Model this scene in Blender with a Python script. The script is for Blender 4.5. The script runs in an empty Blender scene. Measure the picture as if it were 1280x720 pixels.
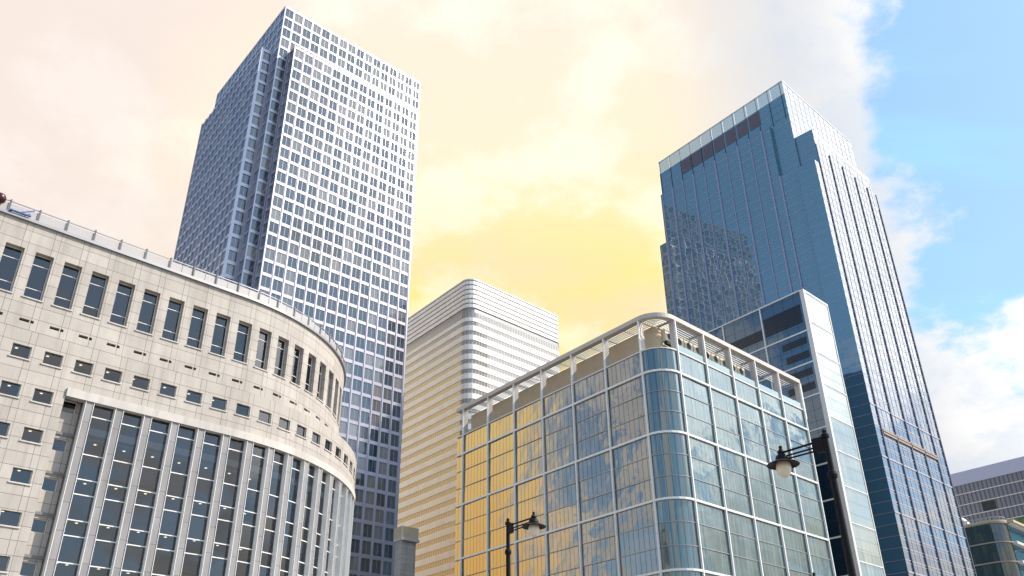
import bpy, math, random
from mathutils import Vector, Matrix
random.seed(7)
R=math.radians
scene=bpy.context.scene
COL=scene.collection
EYE=1.7

# ------------------------------------------------------------------ helpers
def U(a): return Vector((math.sin(R(a)),math.cos(R(a)),0.0))
UR=U(45.75); UL=U(-38.27)                  # the two street directions
NR=Vector((UR.y,-UR.x,0)); NL=Vector((-UL.y,UL.x,0))   # outward normals of faces along UR / UL
ZV=Vector((0,0,1))

class MB:
    """collects quads, bars and lathes, then links them as one mesh object"""
    def __init__(s): s.v=[]; s.f=[]; s.uv=[]; s.m=[]
    def quad(s,ps,n=None,uv=None,m=0):
        ps=[Vector(p) for p in ps]
        if uv is None: uv=[(0,0),(1,0),(1,1),(0,1)][:len(ps)]
        uv=list(uv)
        if n is not None:
            c=(ps[1]-ps[0]).cross(ps[2]-ps[0])
            if c.dot(n)<0: ps.reverse(); uv.reverse()
        b=len(s.v); s.v+=ps; s.f.append(tuple(range(b,b+len(ps)))); s.uv+=uv; s.m.append(m)
    def prism(s,base,z0,z1,m=0,cap=True):
        n=len(base); c=sum((Vector((p[0],p[1],0)) for p in base),Vector())/n
        L=0
        for i in range(n):
            a=Vector((base[i][0],base[i][1],0)); b=Vector((base[(i+1)%n][0],base[(i+1)%n][1],0))
            d=(b-a).length
            nn=Vector((b.y-a.y,-(b.x-a.x),0))
            if nn.dot((a+b)/2-c)<0: nn=-nn
            s.quad([a+ZV*z0,b+ZV*z0,b+ZV*z1,a+ZV*z1],nn,[(L,z0),(L+d,z0),(L+d,z1),(L,z1)],m); L+=d
        if cap:
            s.quad([Vector((p[0],p[1],z1)) for p in base],ZV,[(p[0],p[1]) for p in base],m)
            s.quad([Vector((p[0],p[1],z0)) for p in base],-ZV,[(p[0],p[1]) for p in base],m)
    def box(s,o,ax,ay,az,m=0):
        """box from corner o with edge vectors"""
        o=Vector(o); c=o+(ax+ay+az)/2
        for (a,b,k) in ((ax,ay,az),(ax,az,ay),(ay,az,ax)):
            for q in (o,o+k):
                mid=q+(a+b)/2
                la,lb=a.length,b.length
                s.quad([q,q+a,q+a+b,q+b],mid-c,[(0,0),(la,0),(la,lb),(0,lb)],m)
    def bar(s,p,q,w,h,up=ZV,m=0):
        """rectangular bar from p to q"""
        p=Vector(p);q=Vector(q); d=(q-p).normalized()
        x=d.cross(up)
        if x.length<1e-4: x=d.cross(Vector((1,0,0)))
        x.normalize(); y=x.cross(d).normalized()
        s.box(p-x*w/2-y*h/2,q-p,x*w,y*h,m)
    def tube(s,pts,r,seg=10,m=0):
        rings=[]
        pts=[Vector(p) for p in pts]
        rr=r if isinstance(r,(list,tuple)) else [r]*len(pts)
        for i,p in enumerate(pts):
            d=(pts[min(i+1,len(pts)-1)]-pts[max(i-1,0)]).normalized()
            x=d.cross(ZV)
            if x.length<1e-3: x=Vector((1,0,0))
            x.normalize(); y=x.cross(d)
            rings.append([p+(x*math.cos(2*math.pi*k/seg)+y*math.sin(2*math.pi*k/seg))*rr[i] for k in range(seg)])
        for i in range(len(pts)-1):
            for k in range(seg):
                k2=(k+1)%seg
                f=[rings[i][k],rings[i][k2],rings[i+1][k2],rings[i+1][k]]
                s.quad(f,sum(f,Vector())/4-(pts[i]+pts[i+1])/2,None,m)
        s.quad(rings[0],pts[0]-pts[1],[(0,0)]*seg,m); s.quad(rings[-1],pts[-1]-pts[-2],[(0,0)]*seg,m)
    def lathe(s,c,prof,seg=28,m=0):
        c=Vector(c)
        P=lambda r,z,k:c+Vector((r*math.cos(2*math.pi*k/seg),r*math.sin(2*math.pi*k/seg),z))
        for (r0,z0),(r1,z1) in zip(prof,prof[1:]):
            for k in range(seg):
                f=[P(r0,z0,k),P(r0,z0,k+1),P(r1,z1,k+1),P(r1,z1,k)]
                if r0<1e-5: f=f[1:]
                elif r1<1e-5: f=f[:3]
                a=(k+.5)*2*math.pi/seg
                n=Vector((math.cos(a)*(z1-z0),math.sin(a)*(z1-z0),-(r1-r0)))
                s.quad(f,n if n.length>1e-6 else None,None,m)
    def add(s,o):
        b=len(s.v); s.v+=o.v; s.uv+=o.uv; s.m+=o.m
        s.f+=[tuple(i+b for i in f) for f in o.f]
    def build(s,name,mats,parent=None,smooth=False):
        me=bpy.data.meshes.new(name)
        off=Vector((0,0,0))
        r=parent
        while r is not None: off+=r.location; r=r.parent
        me.from_pydata([v-off for v in s.v],[],s.f)
        if not isinstance(mats,(list,tuple)): mats=[mats]
        for mt in mats: me.materials.append(mt)
        me.polygons.foreach_set('material_index',s.m)
        l=me.uv_layers.new(name='UVMap')
        flat=[c for u in s.uv for c in u]
        l.data.foreach_set('uv',flat)
        if smooth:
            me.polygons.foreach_set('use_smooth',[True]*len(s.f))
        o=bpy.data.objects.new(name,me); COL.objects.link(o)
        if smooth:
            bm_merge(me)
        if parent: o.parent=parent
        return o

def bm_merge(me):
    import bmesh
    bm=bmesh.new(); bm.from_mesh(me); bmesh.ops.remove_doubles(bm,verts=bm.verts,dist=1e-4); bm.to_mesh(me); bm.free()

def thing(name,label,cat,loc,group=None):
    o=bpy.data.objects.new(name,None); o.empty_display_size=.5; COL.objects.link(o); o.location=loc
    o['label']=label; o['category']=cat
    if group: o['group']=group
    return o

def flat(P,u,n):
    """map (s,z,d) of a vertical plane: s along u from P, z up, d outwards"""
    P=Vector((P[0],P[1],0))
    return lambda s,z,d=0.0: P+u*s+n*d+ZV*z

def cell(mb,F,s0,s1,z0,z1,d=0.0,m=0,tilt=0.0,uvf=None):
    n=F((s0+s1)/2,z0,d+1)-F((s0+s1)/2,z0,d)
    t=[random.uniform(-tilt,tilt) for _ in range(2)]
    ps=[F(s0,z0,d-t[0]-t[1]),F(s1,z0,d+t[0]-t[1]),F(s1,z1,d+t[0]+t[1]),F(s0,z1,d-t[0]+t[1])]
    mb.quad(ps,n,uvf or [(s0,z0),(s1,z0),(s1,z1),(s0,z1)],m)

def slab(mb,F,s0,s1,z0,z1,d0,d1,m=0,step=None):
    """solid strip on a mapped facade between depths d0<d1 (may follow a curve)"""
    k=1 if not step else max(1,int(math.ceil(abs(s1-s0)/step)))
    for i in range(k):
        a=s0+(s1-s0)*i/k; b=s0+(s1-s0)*(i+1)/k; mid=(a+b)/2
        n=F(mid,0,1)-F(mid,0,0); t=(F(b,0,0)-F(a,0,0)).normalized()
        mb.quad([F(a,z0,d1),F(b,z0,d1),F(b,z1,d1),F(a,z1,d1)],n,[(a,z0),(b,z0),(b,z1),(a,z1)],m)
        mb.quad([F(a,z1,d0),F(b,z1,d0),F(b,z1,d1),F(a,z1,d1)],ZV,[(a,d0),(b,d0),(b,d1),(a,d1)],m)
        mb.quad([F(a,z0,d0),F(b,z0,d0),F(b,z0,d1),F(a,z0,d1)],-ZV,[(a,d0),(b,d0),(b,d1),(a,d1)],m)
        if i==0: mb.quad([F(a,z0,d0),F(a,z0,d1),F(a,z1,d1),F(a,z1,d0)],-t,[(d0,z0),(d1,z0),(d1,z1),(d0,z1)],m)
        if i==k-1: mb.quad([F(b,z0,d0),F(b,z0,d1),F(b,z1,d1),F(b,z1,d0)],t,[(d0,z0),(d1,z0),(d1,z1),(d0,z1)],m)

def facade(mb,F,us,zs,is_open,depth,m=0,d=0.0):
    """wall with openings: cells of the us x zs grid, reveals round each opening"""
    us=sorted(set(round(x,4) for x in us)); zs=sorted(set(round(x,4) for x in zs))
    nu,nz=len(us)-1,len(zs)-1
    op=[[is_open((us[i]+us[i+1])/2,(zs[j]+zs[j+1])/2) for j in range(nz)] for i in range(nu)]
    for i in range(nu):
        a,b=us[i],us[i+1]; mid=(a+b)/2
        t=(F(b,0,0)-F(a,0,0)).normalized()
        j=0
        while j<nz:
            if not op[i][j]:
                k=j
                while k+1<nz and not op[i][k+1]: k+=1
                cell(mb,F,a,b,zs[j],zs[k+1],d,m); j=k+1; continue
            z0,z1=zs[j],zs[j+1]
            if i==0 or not op[i-1][j]: mb.quad([F(a,z0,d),F(a,z0,d-depth),F(a,z1,d-depth),F(a,z1,d)],t,[(a,z0),(a+depth,z0),(a+depth,z1),(a,z1)],m)
            if i==nu-1 or not op[i+1][j]: mb.quad([F(b,z0,d),F(b,z0,d-depth),F(b,z1,d-depth),F(b,z1,d)],-t,[(b,z0),(b-depth,z0),(b-depth,z1),(b,z1)],m)
            if j==0 or not op[i][j-1]: mb.quad([F(a,z0,d),F(b,z0,d),F(b,z0,d-depth),F(a,z0,d-depth)],ZV,[(a,z0),(b,z0),(b,z0-depth),(a,z0-depth)],m)
            if j==nz-1 or not op[i][j+1]: mb.quad([F(a,z1,d),F(b,z1,d),F(b,z1,d-depth),F(a,z1,d-depth)],-ZV,[(a,z1),(b,z1),(b,z1+depth),(a,z1+depth)],m)
            j+=1

# camera model, also used to find which repeats show largest
FPX=1074.0; TH=R(28.986); RO=R(0.738)
Xc=Vector((math.cos(RO),0,0))-math.sin(RO)*Vector((0,-math.sin(TH),math.cos(TH)))
Yc=Vector((math.sin(RO),0,0))+math.cos(RO)*Vector((0,-math.sin(TH),math.cos(TH)))
Fc=Vector((0,math.cos(TH),math.sin(TH)))
def project(p):
    d=Vector(p)-Vector((0,0,EYE)); z=d.dot(Fc)
    if z<.1: return None
    return 640+FPX*d.dot(Xc)/z, 360-FPX*d.dot(Yc)/z
def shown(ps,hide=None):
    q=[project(p) for p in ps]
    if any(x is None for x in q): return 0
    cx=sum(x[0] for x in q)/len(q); cy=sum(x[1] for x in q)/len(q)
    if not(0<cx<1280 and 0<cy<720): return 0
    if hide and hide(cx,cy): return 0
    a=0
    for i in range(len(q)):
        x0,y0=q[i];x1,y1=q[(i+1)%len(q)]; a+=x0*y1-x1*y0
    return abs(a)/2
def limited(items,make,name,mats,parent,cap=100):
    """items: (corner points, hide, builder(mb)); the `cap` that show largest become parts, the rest one stuff part"""
    sc=[(shown(it[0],it[1]),i) for i,it in enumerate(items)]
    big=set(i for a,i in sorted(sc,key=lambda x:-x[0])[:cap] if a>0) if len(items)>cap else set(range(len(items)))
    rest=MB(); nr=0
    for i,it in enumerate(items):
        if i in big:
            mb=MB(); it[2](mb); mb.build(name,mats,parent)
        else: it[2](rest); nr+=1
    if nr:
        o=rest.build(name,mats,parent); o['kind']='stuff'

def strip_item(items,F,s0,s1,z0,z1,d0,d1,step=None,hide=None):
    def bld(m): slab(m,F,s0,s1,z0,z1,d0,d1,0,step)
    items.append(([F(s0,z0,d1),F(s1,z0,d1),F(s1,z1,d1),F(s0,z1,d1)],hide,bld))

# ------------------------------------------------------------------ materials
class NT:
    def __init__(s,name):
        s.m=bpy.data.materials.new(name); s.m.use_nodes=True; s.t=s.m.node_tree; s.t.nodes.clear()
        s.out=s.n('ShaderNodeOutputMaterial')
    def n(s,typ,**kw):
        x=s.t.nodes.new(typ)
        for k,v in kw.items(): setattr(x,k,v)
        return x
    def l(s,a,b): s.t.links.new(a,b)
    def val(s,x,sock):
        if isinstance(x,(int,float)): sock.default_value=x
        elif isinstance(x,(tuple,list)): sock.default_value=tuple(x) if len(x)==4 else tuple(x)+(1,) if len(sock.default_value)==4 else tuple(x)
        else: s.l(x,sock)
    def math(s,op,a,b=0.0,clamp=False):
        x=s.n('ShaderNodeMath',operation=op,use_clamp=clamp); s.val(a,x.inputs[0]); s.val(b,x.inputs[1]); return x.outputs[0]
    def mix(s,f,a,b):
        x=s.n('ShaderNodeMix',data_type='RGBA'); s.val(f,x.inputs[0]); s.val(a,x.inputs[6]); s.val(b,x.inputs[7]); return x.outputs[2]
    def uv(s):
        t=s.n('ShaderNodeTexCoord'); x=s.n('ShaderNodeSeparateXYZ'); s.l(t.outputs['UV'],x.inputs[0]); return x.outputs[0],x.outputs[1]
    def obj(s): return s.n('ShaderNodeTexCoord').outputs['Object']
    def noise(s,vec,scale,detail=4,rough=.55,sc=None):
        if sc:
            mp=s.n('ShaderNodeMapping'); mp.inputs['Scale'].default_value=sc; s.l(vec,mp.inputs[0]); vec=mp.outputs[0]
        x=s.n('ShaderNodeTexNoise'); x.inputs['Scale'].default_value=scale; x.inputs['Detail'].default_value=detail; x.inputs['Roughness'].default_value=rough
        s.l(vec,x.inputs['Vector']); return x.outputs['Fac']
    def ramp(s,f,lo,hi):
        x=s.n('ShaderNodeMapRange'); s.val(f,x.inputs[0]); x.inputs[1].default_value=lo; x.inputs[2].default_value=hi; return x.outputs[0]
    def lines(s,c,period,width,off=0.0):
        f=s.math('FRACT',s.math('DIVIDE',s.math('ADD',c,off+1000*period),period)); return s.math('LESS_THAN',f,width/period)
    def cellnoise(s,u,v,pu,pv):
        a=s.math('FLOOR',s.math('DIVIDE',u,pu)); b=s.math('FLOOR',s.math('DIVIDE',v,pv))
        c=s.n('ShaderNodeCombineXYZ'); s.l(a,c.inputs[0]); s.l(b,c.inputs[1])
        w=s.n('ShaderNodeTexWhiteNoise',noise_dimensions='2D'); s.l(c.outputs[0],w.inputs['Vector']); return w.outputs[0]
    def principled(s,color,rough=.5,metal=0.0,bump=None,bs=.2):
        p=s.n('ShaderNodeBsdfPrincipled'); s.val(color,p.inputs['Base Color']); s.val(rough,p.inputs['Roughness']); s.val(metal,p.inputs['Metallic'])
        if bump is not None:
            b=s.n('ShaderNodeBump'); b.inputs['Strength'].default_value=bs; b.inputs['Distance'].default_value=.02; s.l(bump,b.inputs['Height']); s.l(b.outputs[0],p.inputs['Normal'])
        s.l(p.outputs[0],s.out.inputs[0]); return p

def plain(name,color,rough=.5,metal=0.0,var=.12,scale=.6):
    t=NT(name); n=t.noise(t.obj(),scale,5)
    c=t.mix(n,tuple(x*(1-var) for x in color),tuple(min(1,x*(1+var)) for x in color))
    t.principled(c,t.ramp(n,.0,1.0) if False else rough,metal); return t.m

def coated(name,base,ior=2.3,tint=(1,1,1),rough=.015,lines=(),speck=0,var=None,wave=.004,linecol=(.02,.02,.025),streak=None,clear=0.0):
    """reflective glazing: dark (or see-through) body under a mirror-like coat by Fresnel"""
    t=NT(name); u,v=t.uv(); body=base
    if var:
        w=t.cellnoise(u,v,var[0],var[1]); body=t.mix(t.ramp(w,.45,1.1),base,var[2])
    if streak:
        n=t.noise(t.n('ShaderNodeTexCoord').outputs['UV'],1.0,3,.6,(streak[0],streak[1],1)); body=t.mix(t.ramp(n,.45,.75),body,streak[2])
    mask=None
    for (ax,per,wd) in lines:
        k=t.lines(u if ax=='u' else v,per,wd); mask=k if mask is None else t.math('MAXIMUM',mask,k)
    d=t.n('ShaderNodeBsdfDiffuse'); t.val(body,d.inputs[0]); core=d.outputs[0]
    if clear>0:
        tr=t.n('ShaderNodeBsdfTransparent'); tr.inputs[0].default_value=(.66,.77,.88,1)
        mx=t.n('ShaderNodeMixShader'); mx.inputs[0].default_value=clear; t.l(core,mx.inputs[1]); t.l(tr.outputs[0],mx.inputs[2]); core=mx.outputs[0]
    g=t.n('ShaderNodeBsdfGlossy'); g.inputs['Color'].default_value=tint+(1,); g.inputs['Roughness'].default_value=rough
    fr=t.n('ShaderNodeFresnel'); fr.inputs[0].default_value=ior
    if wave:
        nz=t.noise(t.obj(),.22,2,.4); b=t.n('ShaderNodeBump'); b.inputs['Strength'].default_value=1.0; b.inputs['Distance'].default_value=wave*8; t.l(nz,b.inputs['Height']); t.l(b.outputs[0],g.inputs['Normal'])
    mx=t.n('ShaderNodeMixShader'); t.l(fr.outputs[0],mx.inputs[0]); t.l(core,mx.inputs[1]); t.l(g.outputs[0],mx.inputs[2]); res=mx.outputs[0]
    if mask is not None:
        ld=t.n('ShaderNodeBsdfDiffuse'); ld.inputs[0].default_value=linecol+(1,)
        m2=t.n('ShaderNodeMixShader'); t.l(mask,m2.inputs[0]); t.l(res,m2.inputs[1]); t.l(ld.outputs[0],m2.inputs[2]); res=m2.outputs[0]
    if speck:
        w2=t.cellnoise(u,v,.9,.72); em=t.n('ShaderNodeEmission'); em.inputs[0].default_value=(.75,.9,.85,1); em.inputs[1].default_value=.42
        m3=t.n('ShaderNodeMixShader'); t.l(t.math('GREATER_THAN',w2,1-speck),m3.inputs[0]); t.l(res,m3.inputs[1]); t.l(em.outputs[0],m3.inputs[2]); res=m3.outputs[0]
    t.l(res,t.out.inputs[0]); return t.m

def stone(name,base,vper,uoff,vlines=True,hper=1.293,hoff=0.0):
    t=NT(name); u,v=t.uv(); o=t.obj()
    n1=t.noise(o,.35,6,.6); n2=t.noise(o,5.0,4,.6); n3=t.noise(o,1.0,4,.6,(1.3,1.3,.12))
    cn=t.cellnoise(t.math('ADD',u,uoff+1000*vper),t.math('ADD',v,hoff),vper,hper)
    c=t.mix(t.ramp(n1,.3,.7),tuple(x*.86 for x in base),tuple(x*1.08 for x in base))
    c=t.mix(t.math('MULTIPLY',cn,.55),c,tuple(x*.72 for x in base))
    c=t.mix(t.math('MULTIPLY',t.ramp(n3,.48,.75),.5),c,(base[0]*.55,base[1]*.52,base[2]*.5))
    c=t.mix(t.math('MULTIPLY',t.ramp(n2,.55,.8),.2),c,tuple(x*.7 for x in base))
    k=t.lines(v,hper,.05,hoff)
    if vlines:
        k=t.math('MAXIMUM',k,t.lines(u,vper,.05,uoff)); k=t.math('MAXIMUM',k,t.lines(u,vper,.04,uoff-.62))
    c=t.mix(t.math('MULTIPLY',k,.75),c,(.07,.06,.055))
    t.principled(c,.75,0,t.math('SUBTRACT',n2,k),.25); return t.m

def metal_clad(name,base,metal=.75,rough=.38,period=None):
    t=NT(name); u,v=t.uv(); n=t.noise(t.obj(),.15,4)
    c=t.mix(n,tuple(x*.88 for x in base),tuple(min(1,x*1.1) for x in base))
    if period:
        w=t.cellnoise(u,v,period[0],period[1]); c=t.mix(t.math('MULTIPLY',w,.25),c,tuple(x*.7 for x in base))
    t.principled(c,rough,metal); return t.m

M={}
M['stone']=stone('pale_stone',(.475,.437,.40),2.78,-1.62)
M['stone_low']=stone('pale_stone_low',(.475,.437,.40),2.905,-1.2)
M['stone_light']=stone('dressed_stone',(.56,.53,.50),2.905,0,False,50)
M['fin']=stone('fin_stone',(.29,.28,.29),50,0,False,2.6)
M['white']=plain('white_paint',(.76,.76,.75),.4,0,.06)
M['offwhite']=plain('offwhite_metal',(.66,.64,.62),.45,.1,.08)
M['greymetal']=plain('grey_metal',(.30,.30,.31),.4,.5,.1)
M['darkgrey']=plain('dark_grey_metal',(.10,.10,.115),.45,.3,.1)
M['darkmetal']=plain('dark_metal',(.035,.035,.04),.4,.4,.2)
M['black']=plain('black_lamp_paint',(.009,.009,.013),.5,0,.3,8); M['black'].node_tree.nodes['Principled BSDF'].inputs['Specular IOR Level'].default_value=.12
M['blue']=plain('blue_paint',(.05,.10,.28),.4,.2,.1)
M['brown']=plain('dark_brown_enamel',(.05,.012,.012),.3,.1,.2)
M['roof']=plain('roof_felt',(.18,.18,.18),.9)
M['core']=plain('interior_wall',(.05,.05,.055),.9)
M['ceil']=plain('interior_ceiling',(.20,.20,.20),.9)
M['blind']=plain('woven_blind',(.14,.14,.16),.9,0,.15)
M['screen']=plain('frosted_screen',(.40,.385,.39),.45,0,.04)
M['cream']=plain('cream_enamel',(.72,.68,.56),.5,0,.1)
M['tan']=plain('tan_render',(.50,.40,.28),.8,0,.15)
M['pinkroof']=plain('pale_roof_sheet',(.62,.56,.56),.6)
M['lilac']=plain('lilac_fascia',(.46,.48,.63),.55,.1,.06)
M['rust']=plain('rust_louvre',(.15,.14,.19),.6,.1,.2)
M['tanlouver']=plain('tan_louvre',(.33,.26,.21),.6,.1,.2)
M['planting']=plain('roof_planting',(.07,.12,.055),.9,0,.7,3)
t=NT('globe_glass'); p=t.principled((.80,.70,.55),.25); p.inputs['Subsurface Weight'].default_value=.2; p.inputs['Subsurface Radius'].default_value=(.05,.05,.05); M['globe']=t.m
t=NT('ceiling_lamp'); e=t.n('ShaderNodeEmission'); e.inputs[0].default_value=(1,.78,.5,1); e.inputs[1].default_value=1.6; t.l(e.outputs[0],t.out.inputs[0]); M['lamp']=t.m

M['pane']=coated('office_pane',(.006,.012,.024),1.85,clear=.8,wave=.002)
M['steel']=metal_clad('steel_cladding',(.50,.47,.535),.68,.28,(3.86,4.88))
M['twin']=coated('tower_window',(.045,.055,.065),2.2,(.9,.95,1),.02,var=(1,1,(.26,.24,.22)),wave=.003)
M['gt']=coated('blue_curtain_glass',(.075,.165,.24),2.6,(.80,.93,1.0),.015,var=(5.04,2.9,(.07,.17,.25)),wave=.0015)
M['gtR']=coated('curtain_glass_side',(.06,.10,.16),3.4,(.95,.97,1.0),.02,var=(2.93,2.9,(.05,.09,.12)),wave=.004)
M['gtpar']=coated('parapet_glass',(.30,.45,.50),1.9,(.9,1,1),.03,clear=.45,wave=.002)
M['mid']=coated('glow_toned_curtain_glass',(.055,.05,.042),2.8,(1,.97,.92),.02,lines=(('u',1.21,.075),),var=(9.7,4.0,(.10,.09,.07)),wave=.012,streak=(1.6,.05,(.15,.13,.10)))  # left face's copy of the glass, golden glow put into its body colour
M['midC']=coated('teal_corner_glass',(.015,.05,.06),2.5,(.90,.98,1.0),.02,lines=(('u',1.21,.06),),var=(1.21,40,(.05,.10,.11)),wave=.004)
M['midR']=coated('teal_curtain_glass_side',(.012,.035,.042),2.5,(.90,.99,1.0),.02,lines=(('u',1.21,.04),),var=(4.7,4.0,(.045,.09,.10)),wave=.014,streak=(2.6,.07,(.12,.20,.22)),linecol=(.05,.08,.08))  # pale streaks in the body colour stand in for mirrored buildings
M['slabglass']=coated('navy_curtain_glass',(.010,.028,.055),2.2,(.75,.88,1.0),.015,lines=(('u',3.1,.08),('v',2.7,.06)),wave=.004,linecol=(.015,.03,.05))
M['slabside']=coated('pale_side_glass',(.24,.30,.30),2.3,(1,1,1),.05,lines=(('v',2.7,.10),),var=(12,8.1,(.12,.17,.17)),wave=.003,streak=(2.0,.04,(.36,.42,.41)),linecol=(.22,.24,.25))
M['eglass']=coated('band_window',(.27,.255,.25),2.0,(1,.98,.95),.03,lines=(('u',1.5,.22),),wave=.003,linecol=(.58,.56,.53))
M['white_clad']=metal_clad('white_panel',(.88,.86,.83),.1,.4,(3.0,4.0))
M['louver']=coated('grey_louvre_wall',(.20,.205,.25),1.5,(1,1,1),.2,lines=(('u',1.9,.6),),wave=0,linecol=(.12,.125,.16))
M['greenglass']=coated('green_glass',(.10,.17,.09),1.8,(.9,1,.9),.04,lines=(('v',1.1,.25),),var=(3,2.2,(.17,.25,.13)),wave=.004,linecol=(.05,.10,.05))
M['g2dark']=coated('dark_curved_glass',(.014,.014,.012),2.0,(.9,.95,1),.02,lines=(('u',1.4,.07),),var=(1.4,3.4,(.05,.045,.03)),wave=.004,linecol=(.05,.045,.04))
M['g2light']=coated('sky_blue_glass',(.05,.12,.19),2.6,(.85,.95,1),.02,lines=(('u',1.5,.06),),wave=.004,linecol=(.08,.12,.16))

# ------------------------------------------------------------------ curved stone office building (left)
S=50.0
class Curve:
    """straight along UR, then an arc bending away; s in metres"""
    def __init__(c,sA,r):
        c.sA=sA;c.r=r
        A=c.line(sA); c.C=A-NR*r
    def line(c,s): return Vector((-.8495,1.5652,0))*S+UR*(s-.4836*S)
    def __call__(c,s,z,d=0.0):
        if s<=c.sA: return c.line(s)+NR*d+ZV*z
        a=R(45.75)-(s-c.sA)/c.r
        n=Vector((math.cos(a),-math.sin(a),0))
        return c.C+n*(c.r+d)+ZV*z
CU=Curve(.7836*S,.539*S); CLo=Curve(.7936*S,.64*S)
H=lambda z:z*S+EYE
S0=-.10*S; SUe=.7836*S+.539*S*R(120); SLe=.7936*S+.64*S*R(118)
ST=1.2
def hide_none(x,y): return False

root=thing('curved_office_building','long pale stone office block with curved end, white roof railing and tall glazed bays','building',CU(20,0,0))
# upper wall with tall windows
pu=.0556*S; tw=.0345*S
tall=[(.302*S+pu*k-tw/2,.302*S+pu*k+tw/2) for k in range(-6,26)]
tz0,tz1=H(.8085),H(.9085)
zled=H(.742)
slots=[(a+.25,a+1.15) for a,b in tall]+[(a+1.25,a+1.55) for a,b in tall]
sl0,sl1=H(.7575),H(.7635)
us=[S0,SUe]+[x for ab in tall+slots for x in ab]
x=S0
while x<SUe: us.append(x); x+=ST
def op_u(s,z):
    if tz0<z<tz1: return any(a<s<b for a,b in tall)
    if sl0<z<sl1: return any(a<s<b for a,b in slots)
    return False
mb=MB(); facade(mb,CU,us,[zled,sl0,sl1,tz0,tz1,H(.967)],op_u,.75)
mb.build('upper_wall',M['stone'],root)
mb=MB()
for a,b in slots: cell(mb,CU,a,b,sl0,sl1,-.35)
o=mb.build('slot_vent',M['darkmetal'],root); o['kind']='stuff'
def window_part(parent,F,a,b,z0,z1,d,trs,fw=.09,name='window',sill=True):
    mb=MB()
    for (p,q,r0,r1) in ((a,a+fw,z0,z1),(b-fw,b,z0,z1),(a+fw,b-fw,z0,z0+fw),(a+fw,b-fw,z1-fw,z1)): slab(mb,F,p,q,r0,r1,d-.05,d+.04)
    for zt in trs: slab(mb,F,a+fw,b-fw,zt-.035,zt+.035,d-.05,d+.035)
    w=mb.build(name,M['offwhite'],parent)
    mb=MB()
    zz=[z0]+list(trs)+[z1]
    for q0,q1 in zip(zz,zz[1:]): cell(mb,F,a,b,q0,q1,d-.02,tilt=.004)
    mb.build('pane',M['pane'],w)
    if sill:
        mb=MB(); slab(mb,F,a-.12,b+.12,z0-.13,z0-.003,-.2,.11); mb.build('sill',M['stone_light'],w)
    return w
for a,b in tall:
    if b>SUe-1: continue
    window_part(root,CU,a,b,tz0,tz1,-.62,(tz0+1.25,tz1-1.15))
# lower wall: windows, then the glazed recess on the right
ps=.058*S; swd=.0325*S
sc=[.364*S+ps*k for k in range(-8,24)]
rows=[(H(.6853-.0768*j),H(.7105-.0768*j)) for j in range(9)]
sR=.460*S; lt0,lt1=H(.632),H(.649)
small=[]
for j,(z0,z1) in enumerate(rows):
    for c in sc:
        if c+swd/2>SLe-1: continue
        if j>0 and c>sR-1.2: continue
        small.append((c-swd/2-.04,c+swd/2+.04,z0-.03,z1+.07))
us=[S0,SLe,sR]; x=S0
while x<SLe: us.append(x); x+=ST
for a,b,z0,z1 in small: us+=[a,b]
zs=[0,lt1,zled]+[q for r_ in rows for q in r_]
def op_l(s,z):
    if s>sR and z<lt1: return True
    return any(a<s<b and z0<z<z1 for a,b,z0,z1 in small)
mb=MB(); facade(mb,CLo,[u for u in us if u<=sR],zs,op_l,.45)
facade(mb,CLo,[u for u in us if u>=sR],[z for z in zs if z>=lt1],op_l,.45)
# ledge where the lower wall stands proud, and the end jamb of the recess
n=60
for i in range(n):
    a=S0+(SLe-S0)*i/n; b=S0+(SLe-S0)*(i+1)/n
    pa=CLo(a,zled,0);pb=CLo(b,zled,0)
    mb.quad([pa,pb,pb-(CLo(b,0,1)-CLo(b,0,0))*3.4,pa-(CLo(a,0,1)-CLo(a,0,0))*3.4],ZV,[(a,0),(b,0),(b,3),(a,3)])
mb.quad([CLo(sR,0,0),CLo(sR,0,-1.5),CLo(sR,lt1,-1.5),CLo(sR,lt1,0)],UR,[(0,0),(1.5,0),(1.5,lt1),(0,lt1)])
mb.build('lower_wall',M['stone_low'],root)
for a,b,z0,z1 in small: window_part(root,CLo,a,b,z0,z1,-.24,(),.06)
# recessed return wall with its own windows
rw=[(.466*S,.4925*S)]
rz=[(z0,z1) for z0,z1 in rows if z1<H(.64)]
mb=MB(); facade(mb,CLo,[sR,.4990*S,rw[0][0],rw[0][1]],[0,lt0]+[q for r_ in rz for q in r_],lambda s,z: rw[0][0]<s<rw[0][1] and any(a<z<b for a,b in rz),.3,0,-1.2)
mb.build('recess_wall',M['stone_low'],root)
for z0,z1 in rz: window_part(root,CLo,rw[0][0],rw[0][1],z0,z1,-1.42,(),sill=False)
# lintel beam
mb=MB(); slab(mb,CLo,sR+.02,SLe,lt0,lt1-.004,-.8,.22,0,ST); mb.build('lintel',M['stone_light'],root)
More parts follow.
